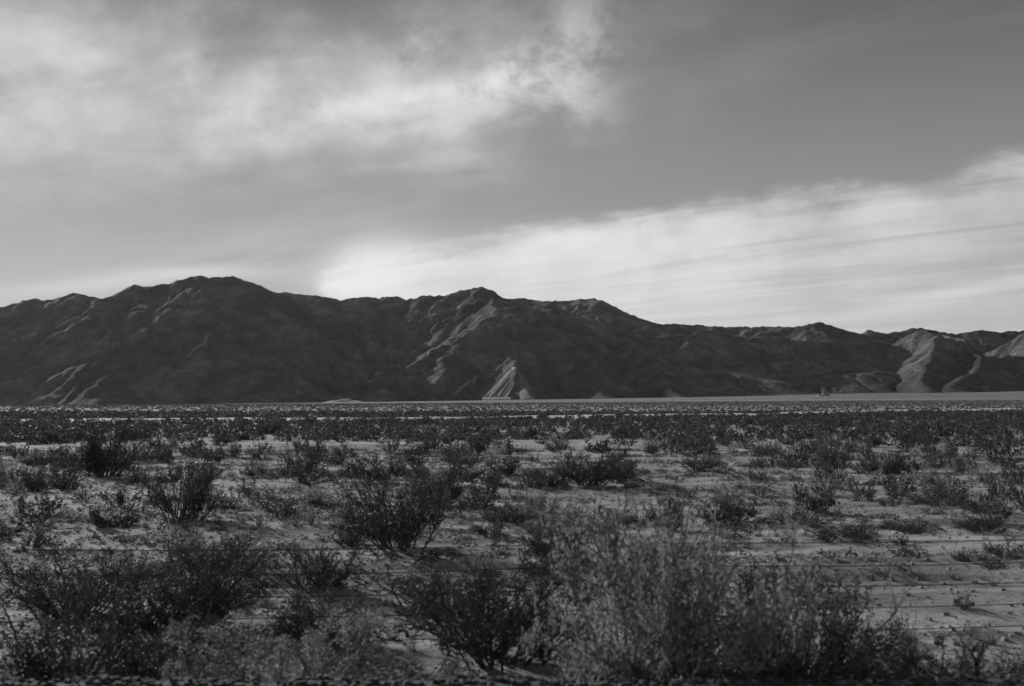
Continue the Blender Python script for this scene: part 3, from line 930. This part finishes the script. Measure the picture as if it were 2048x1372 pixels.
# scrub beyond: thousands of bushes as one mass
def scatter(name, templates, pos, scale, mats, label, category):
    vs, fs, off = [], [], 0
    which = RNG.integers(0, len(templates), len(pos))
    for ti, (tv, tf) in enumerate(templates):
        m = which == ti
        P, S = pos[m], scale[m]
        a = RNG.uniform(0, 2 * math.pi, len(P))
        c, s = np.cos(a)[:, None], np.sin(a)[:, None]
        vx = (tv[None, :, 0] * c - tv[None, :, 1] * s) * S[:, :1] + P[:, :1]
        vy = (tv[None, :, 0] * s + tv[None, :, 1] * c) * S[:, :1] + P[:, 1:2]
        vz = tv[None, :, 2] * S[:, 1:2] + P[:, 2:3]
        vs.append(np.stack([vx, vy, vz], -1).reshape(-1, 3))
        fs.append((tf[None] + (np.arange(len(P)) * len(tv))[:, None, None]).reshape(-1, tf.shape[1]) + off)
        off += len(P) * len(tv)
    o = link(name, mesh_np(name, np.concatenate(vs), np.concatenate(fs), mats))
    return tag(o, label, category, kind='stuff')

def tuft(n, leaf, seed, flat=1.0):
    global RNG
    RNG = np.random.default_rng(seed)
    c = unit(n) * RNG.uniform(0.35, 1.0, n)[:, None] ** 0.6
    c[:, 2] = np.abs(c[:, 2]) * flat
    c[:, :2] *= 0.8
    return leaf_quads(c, leaf, 0.2, 0.7)

RNG = np.random.default_rng(77)
def field(y0, y1, dens, h0, h1, spreadx=0.62):
    n = int(dens * spreadx * (y1 ** 2 - y0 ** 2))
    y = np.sqrt(RNG.uniform(y0 ** 2, y1 ** 2, n)); x = RNG.uniform(-spreadx, spreadx, n) * y
    keep = (perlin(x * 0.035, y * 0.05, 211) + 0.6 * perlin(x * 0.11, y * 0.13, 221) > -0.22) | (RNG.uniform(0, 1, n) < 0.22)
    keep &= (np.abs(y - wash_y(x)) > 11) | (RNG.uniform(0, 1, n) < 0.25)
    x, y = x[keep], y[keep]
    h = RNG.uniform(0, 1, len(x)) ** 1.6 * (h1 - h0) + h0
    w = h * RNG.uniform(0.7, 1.15, len(x))
    return np.stack([x, y, ground_z(x, y) - 0.05], -1), np.stack([w, h], -1)
p, s = field(80, 190, 1 / 7.5, 0.5, 1.5)
scatter('desert_scrub', [tuft(150, 0.105, 400 + i, 1.0) for i in range(7)], p, s, [LEAF_MID], 'dense dark scrub on the plain in front of the pale wash', 'scrub')
p, s = field(190, 430, 1 / 9.0, 0.5, 1.5)
scatter('desert_scrub', [tuft(44, 0.19, 450 + i, 1.0) for i in range(7)], p, s, [LEAF_MID], 'dense scrub on the plain around and beyond the pale wash', 'scrub')
p, s = field(430, 2100, 1 / 58.0, 0.6, 1.4)
scatter('desert_scrub', [tuft(9, 0.42, 500 + i, 0.8) for i in range(6)], p, s, [LEAF_MID], 'fine far scrub covering the plain below the mountains', 'scrub')

# low tufts, dry grass and stones on the near sand
def blades(n, seed):
    global RNG
    RNG = np.random.default_rng(seed)
    a = RNG.uniform(0, 2 * math.pi, n); l = RNG.uniform(0.0, 0.9, n)
    tip = np.stack([np.cos(a) * np.sin(l), np.sin(a) * np.sin(l), np.cos(l)], -1) * RNG.uniform(0.5, 1.0, n)[:, None]
    root_ = np.stack([np.cos(a), np.sin(a), a * 0], -1) * RNG.uniform(0, 0.15, n)[:, None]
    side_ = np.cross(tip, unit(n)); side_ /= np.linalg.norm(side_, axis=1)[:, None] + 1e-9
    side_ *= 0.022
    v = np.stack([root_ - side_, root_ + side_, root_ + tip + side_ * 0.2, root_ + tip - side_ * 0.2], 1).reshape(-1, 3)
    return v, np.arange(4 * n).reshape(-1, 4)

RNG = np.random.default_rng(88)
n = 7500
y = np.sqrt(RNG.uniform(10.5 ** 2, 62 ** 2, n)); x = RNG.uniform(-0.6, 0.6, n) * y
keep = perlin(x * 0.2, y * 0.3, 231) + 0.5 * perlin(x * 0.7, y * 0.9, 241) > -0.05
x, y = x[keep], y[keep]
h = RNG.uniform(0.06, 0.26, len(x))
scatter('dry_grass', [blades(34, 600 + i) for i in range(5)], np.stack([x, y, ground_z(x, y) - 0.01], -1), np.stack([h * 1.1, h], -1), [STRAW], 'short dry grass tufts scattered over the pale sand', 'grass')
n = 8000
y = np.sqrt(RNG.uniform(10.5 ** 2, 70 ** 2, n)); x = RNG.uniform(-0.6, 0.6, n) * y
keep = perlin(x * 0.10 + 9, y * 0.25, 251) + 0.5 * perlin(x * 0.4, y * 0.8, 261) > -0.1 + 0.35 * np.clip(x / y, -0.5, 0.4)
x, y = x[keep], y[keep]
h = RNG.uniform(0.06, 0.28, len(x))
scatter('low_scrub', [tuft(90, 0.085, 700 + i, 0.8) for i in range(5)], np.stack([x, y, ground_z(x, y) - 0.02], -1), np.stack([h * 1.5, h], -1), [LEAF_MID], 'low creeping scrub between the bushes on the sand', 'scrub')

def stone_template(seed):
    r = np.random.default_rng(seed)
    v = np.array([(-1, -1, -1), (1, -1, -1), (1, 1, -1), (-1, 1, -1), (-1, -1, 1), (1, -1, 1), (1, 1, 1), (-1, 1, 1)], float)
    v[4:, :2] *= 0.62
    v = v * r.uniform(0.6, 1.1, (8, 3)) * np.array([1, 0.8, 0.55])
    f = np.array([(0, 3, 2, 1), (4, 5, 6, 7), (0, 1, 5, 4), (1, 2, 6, 5), (2, 3, 7, 6), (3, 0, 4, 7)])
    return v, f
n = 16000
y = np.sqrt(RNG.uniform(10.3 ** 2, 45 ** 2, n)); x = RNG.uniform(-0.6, 0.6, n) * y
h = 0.013 + 0.05 * RNG.uniform(0, 1, n) ** 5
scatter('stones', [stone_template(i) for i in range(6)], np.stack([x, y, ground_z(x, y) + 0.2 * h], -1), np.stack([h, h], -1), [STONE], 'loose stones and pebbles lying on the sand', 'stones')
n = 9000
x = RNG.uniform(-9, 9, n); y = RNG.uniform(6.6, 10.6, n)
h = RNG.uniform(0.018, 0.05, n)
zz = bank_z(x, y) + 0.045 * fbm(x * 2.2, y * 2.2, 3, 61) - 0.22 * sstep(9.6, 10.8, y) - 0.05
scatter('ballast', [stone_template(20 + i) for i in range(6)], np.stack([x, y, zz + 0.3 * h], -1), np.stack([h, h], -1), [BALLAST], 'dark crushed stone along the edge of the railway bank', 'ballast')

# ------------------------------------------------------------------ the wire fence along the railway
fence = tag(link('wire_fence', None, loc=(0, 0, 0)), 'five-strand wire fence crossing the foreground behind the near bushes', 'fence')
def fence_y(x): return 12.42 + 0.125 * x
POSTS = [1.3 + 7.4 * k for k in range(-5, 6)]
HTS = [1.31, 1.035, 0.76, 0.485, 0.21]
for hgt in HTS:
    pts = []
    for a, b in zip(POSTS[:-1], POSTS[1:]):
        sag = random.uniform(0.02, 0.07)
        for t in np.linspace(0, 1, 13)[:-1]:
            x = a + (b - a) * t
            pts.append((x, fence_y(x) - 0.05, surf_z(a, fence_y(a)) * (1 - t) + surf_z(b, fence_y(b)) * t + hgt - sag * 4 * t * (1 - t)))
    v, f = tube(np.array(pts), np.full(len(pts), 0.007))
    # barbs
    bv, bf = [], []
    x = -9.0
    while x < 10:
        k = np.searchsorted([q[0] for q in pts], x)
        p0 = np.array(pts[k - 1]); p1 = np.array(pts[k]); c = p0 + (p1 - p0) * ((x - p0[0]) / (p1[0] - p0[0]))
        d = unit(1)[0] * 0.018; d[0] *= 0.3
        w2 = np.array([0.002, 0.002, 0])
        bv += [c - d - w2, c - d + w2, c + d + w2, c + d - w2]; bf.append([len(bv) - 4, len(bv) - 3, len(bv) - 2, len(bv) - 1])
        x += 0.13
    v, f = join([(v, f), (np.array(bv), np.array(bf))])
    link('wire', mesh_np('wire', v, f, [STEEL]), fence)
for px_ in POSTS:
    py_ = fence_y(px_)
    z0 = surf_z(px_, py_)
    t = 0.0035
    me = boxmesh('post', [POSTMAT], (-0.022, 0.022, -0.004, 0.004, -0.4, 1.34), (-0.004, 0.004, 0.004, 0.036, -0.4, 1.339))
    o = link('post', me, fence, loc=(px_, py_, z0))
    o.rotation_euler = (random.uniform(-0.03, 0.03), random.uniform(-0.03, 0.03), random.uniform(-0.2, 0.2))

# ------------------------------------------------------------------ thin desert air
hz = bpy.data.materials.new('thin_haze')
hz.use_nodes = True
for nd in list(hz.node_tree.nodes): hz.node_tree.nodes.remove(nd)
ho = hz.node_tree.nodes.new('ShaderNodeOutputMaterial')
hv = hz.node_tree.nodes.new('ShaderNodeVolumePrincipled')
hv.inputs['Color'].default_value = (0.95, 0.95, 0.95, 1)
hv.inputs['Density'].default_value = 5.5e-6
hv.inputs['Anisotropy'].default_value = 0.3
hz.node_tree.links.new(hv.outputs[0], ho.inputs['Volume'])
haze = link('haze', boxmesh('haze', [hz], (-12000, 12000, -600, 11500, -3, 1100)))
tag(haze, 'thin desert haze in front of the mountains', 'haze', kind='stuff')
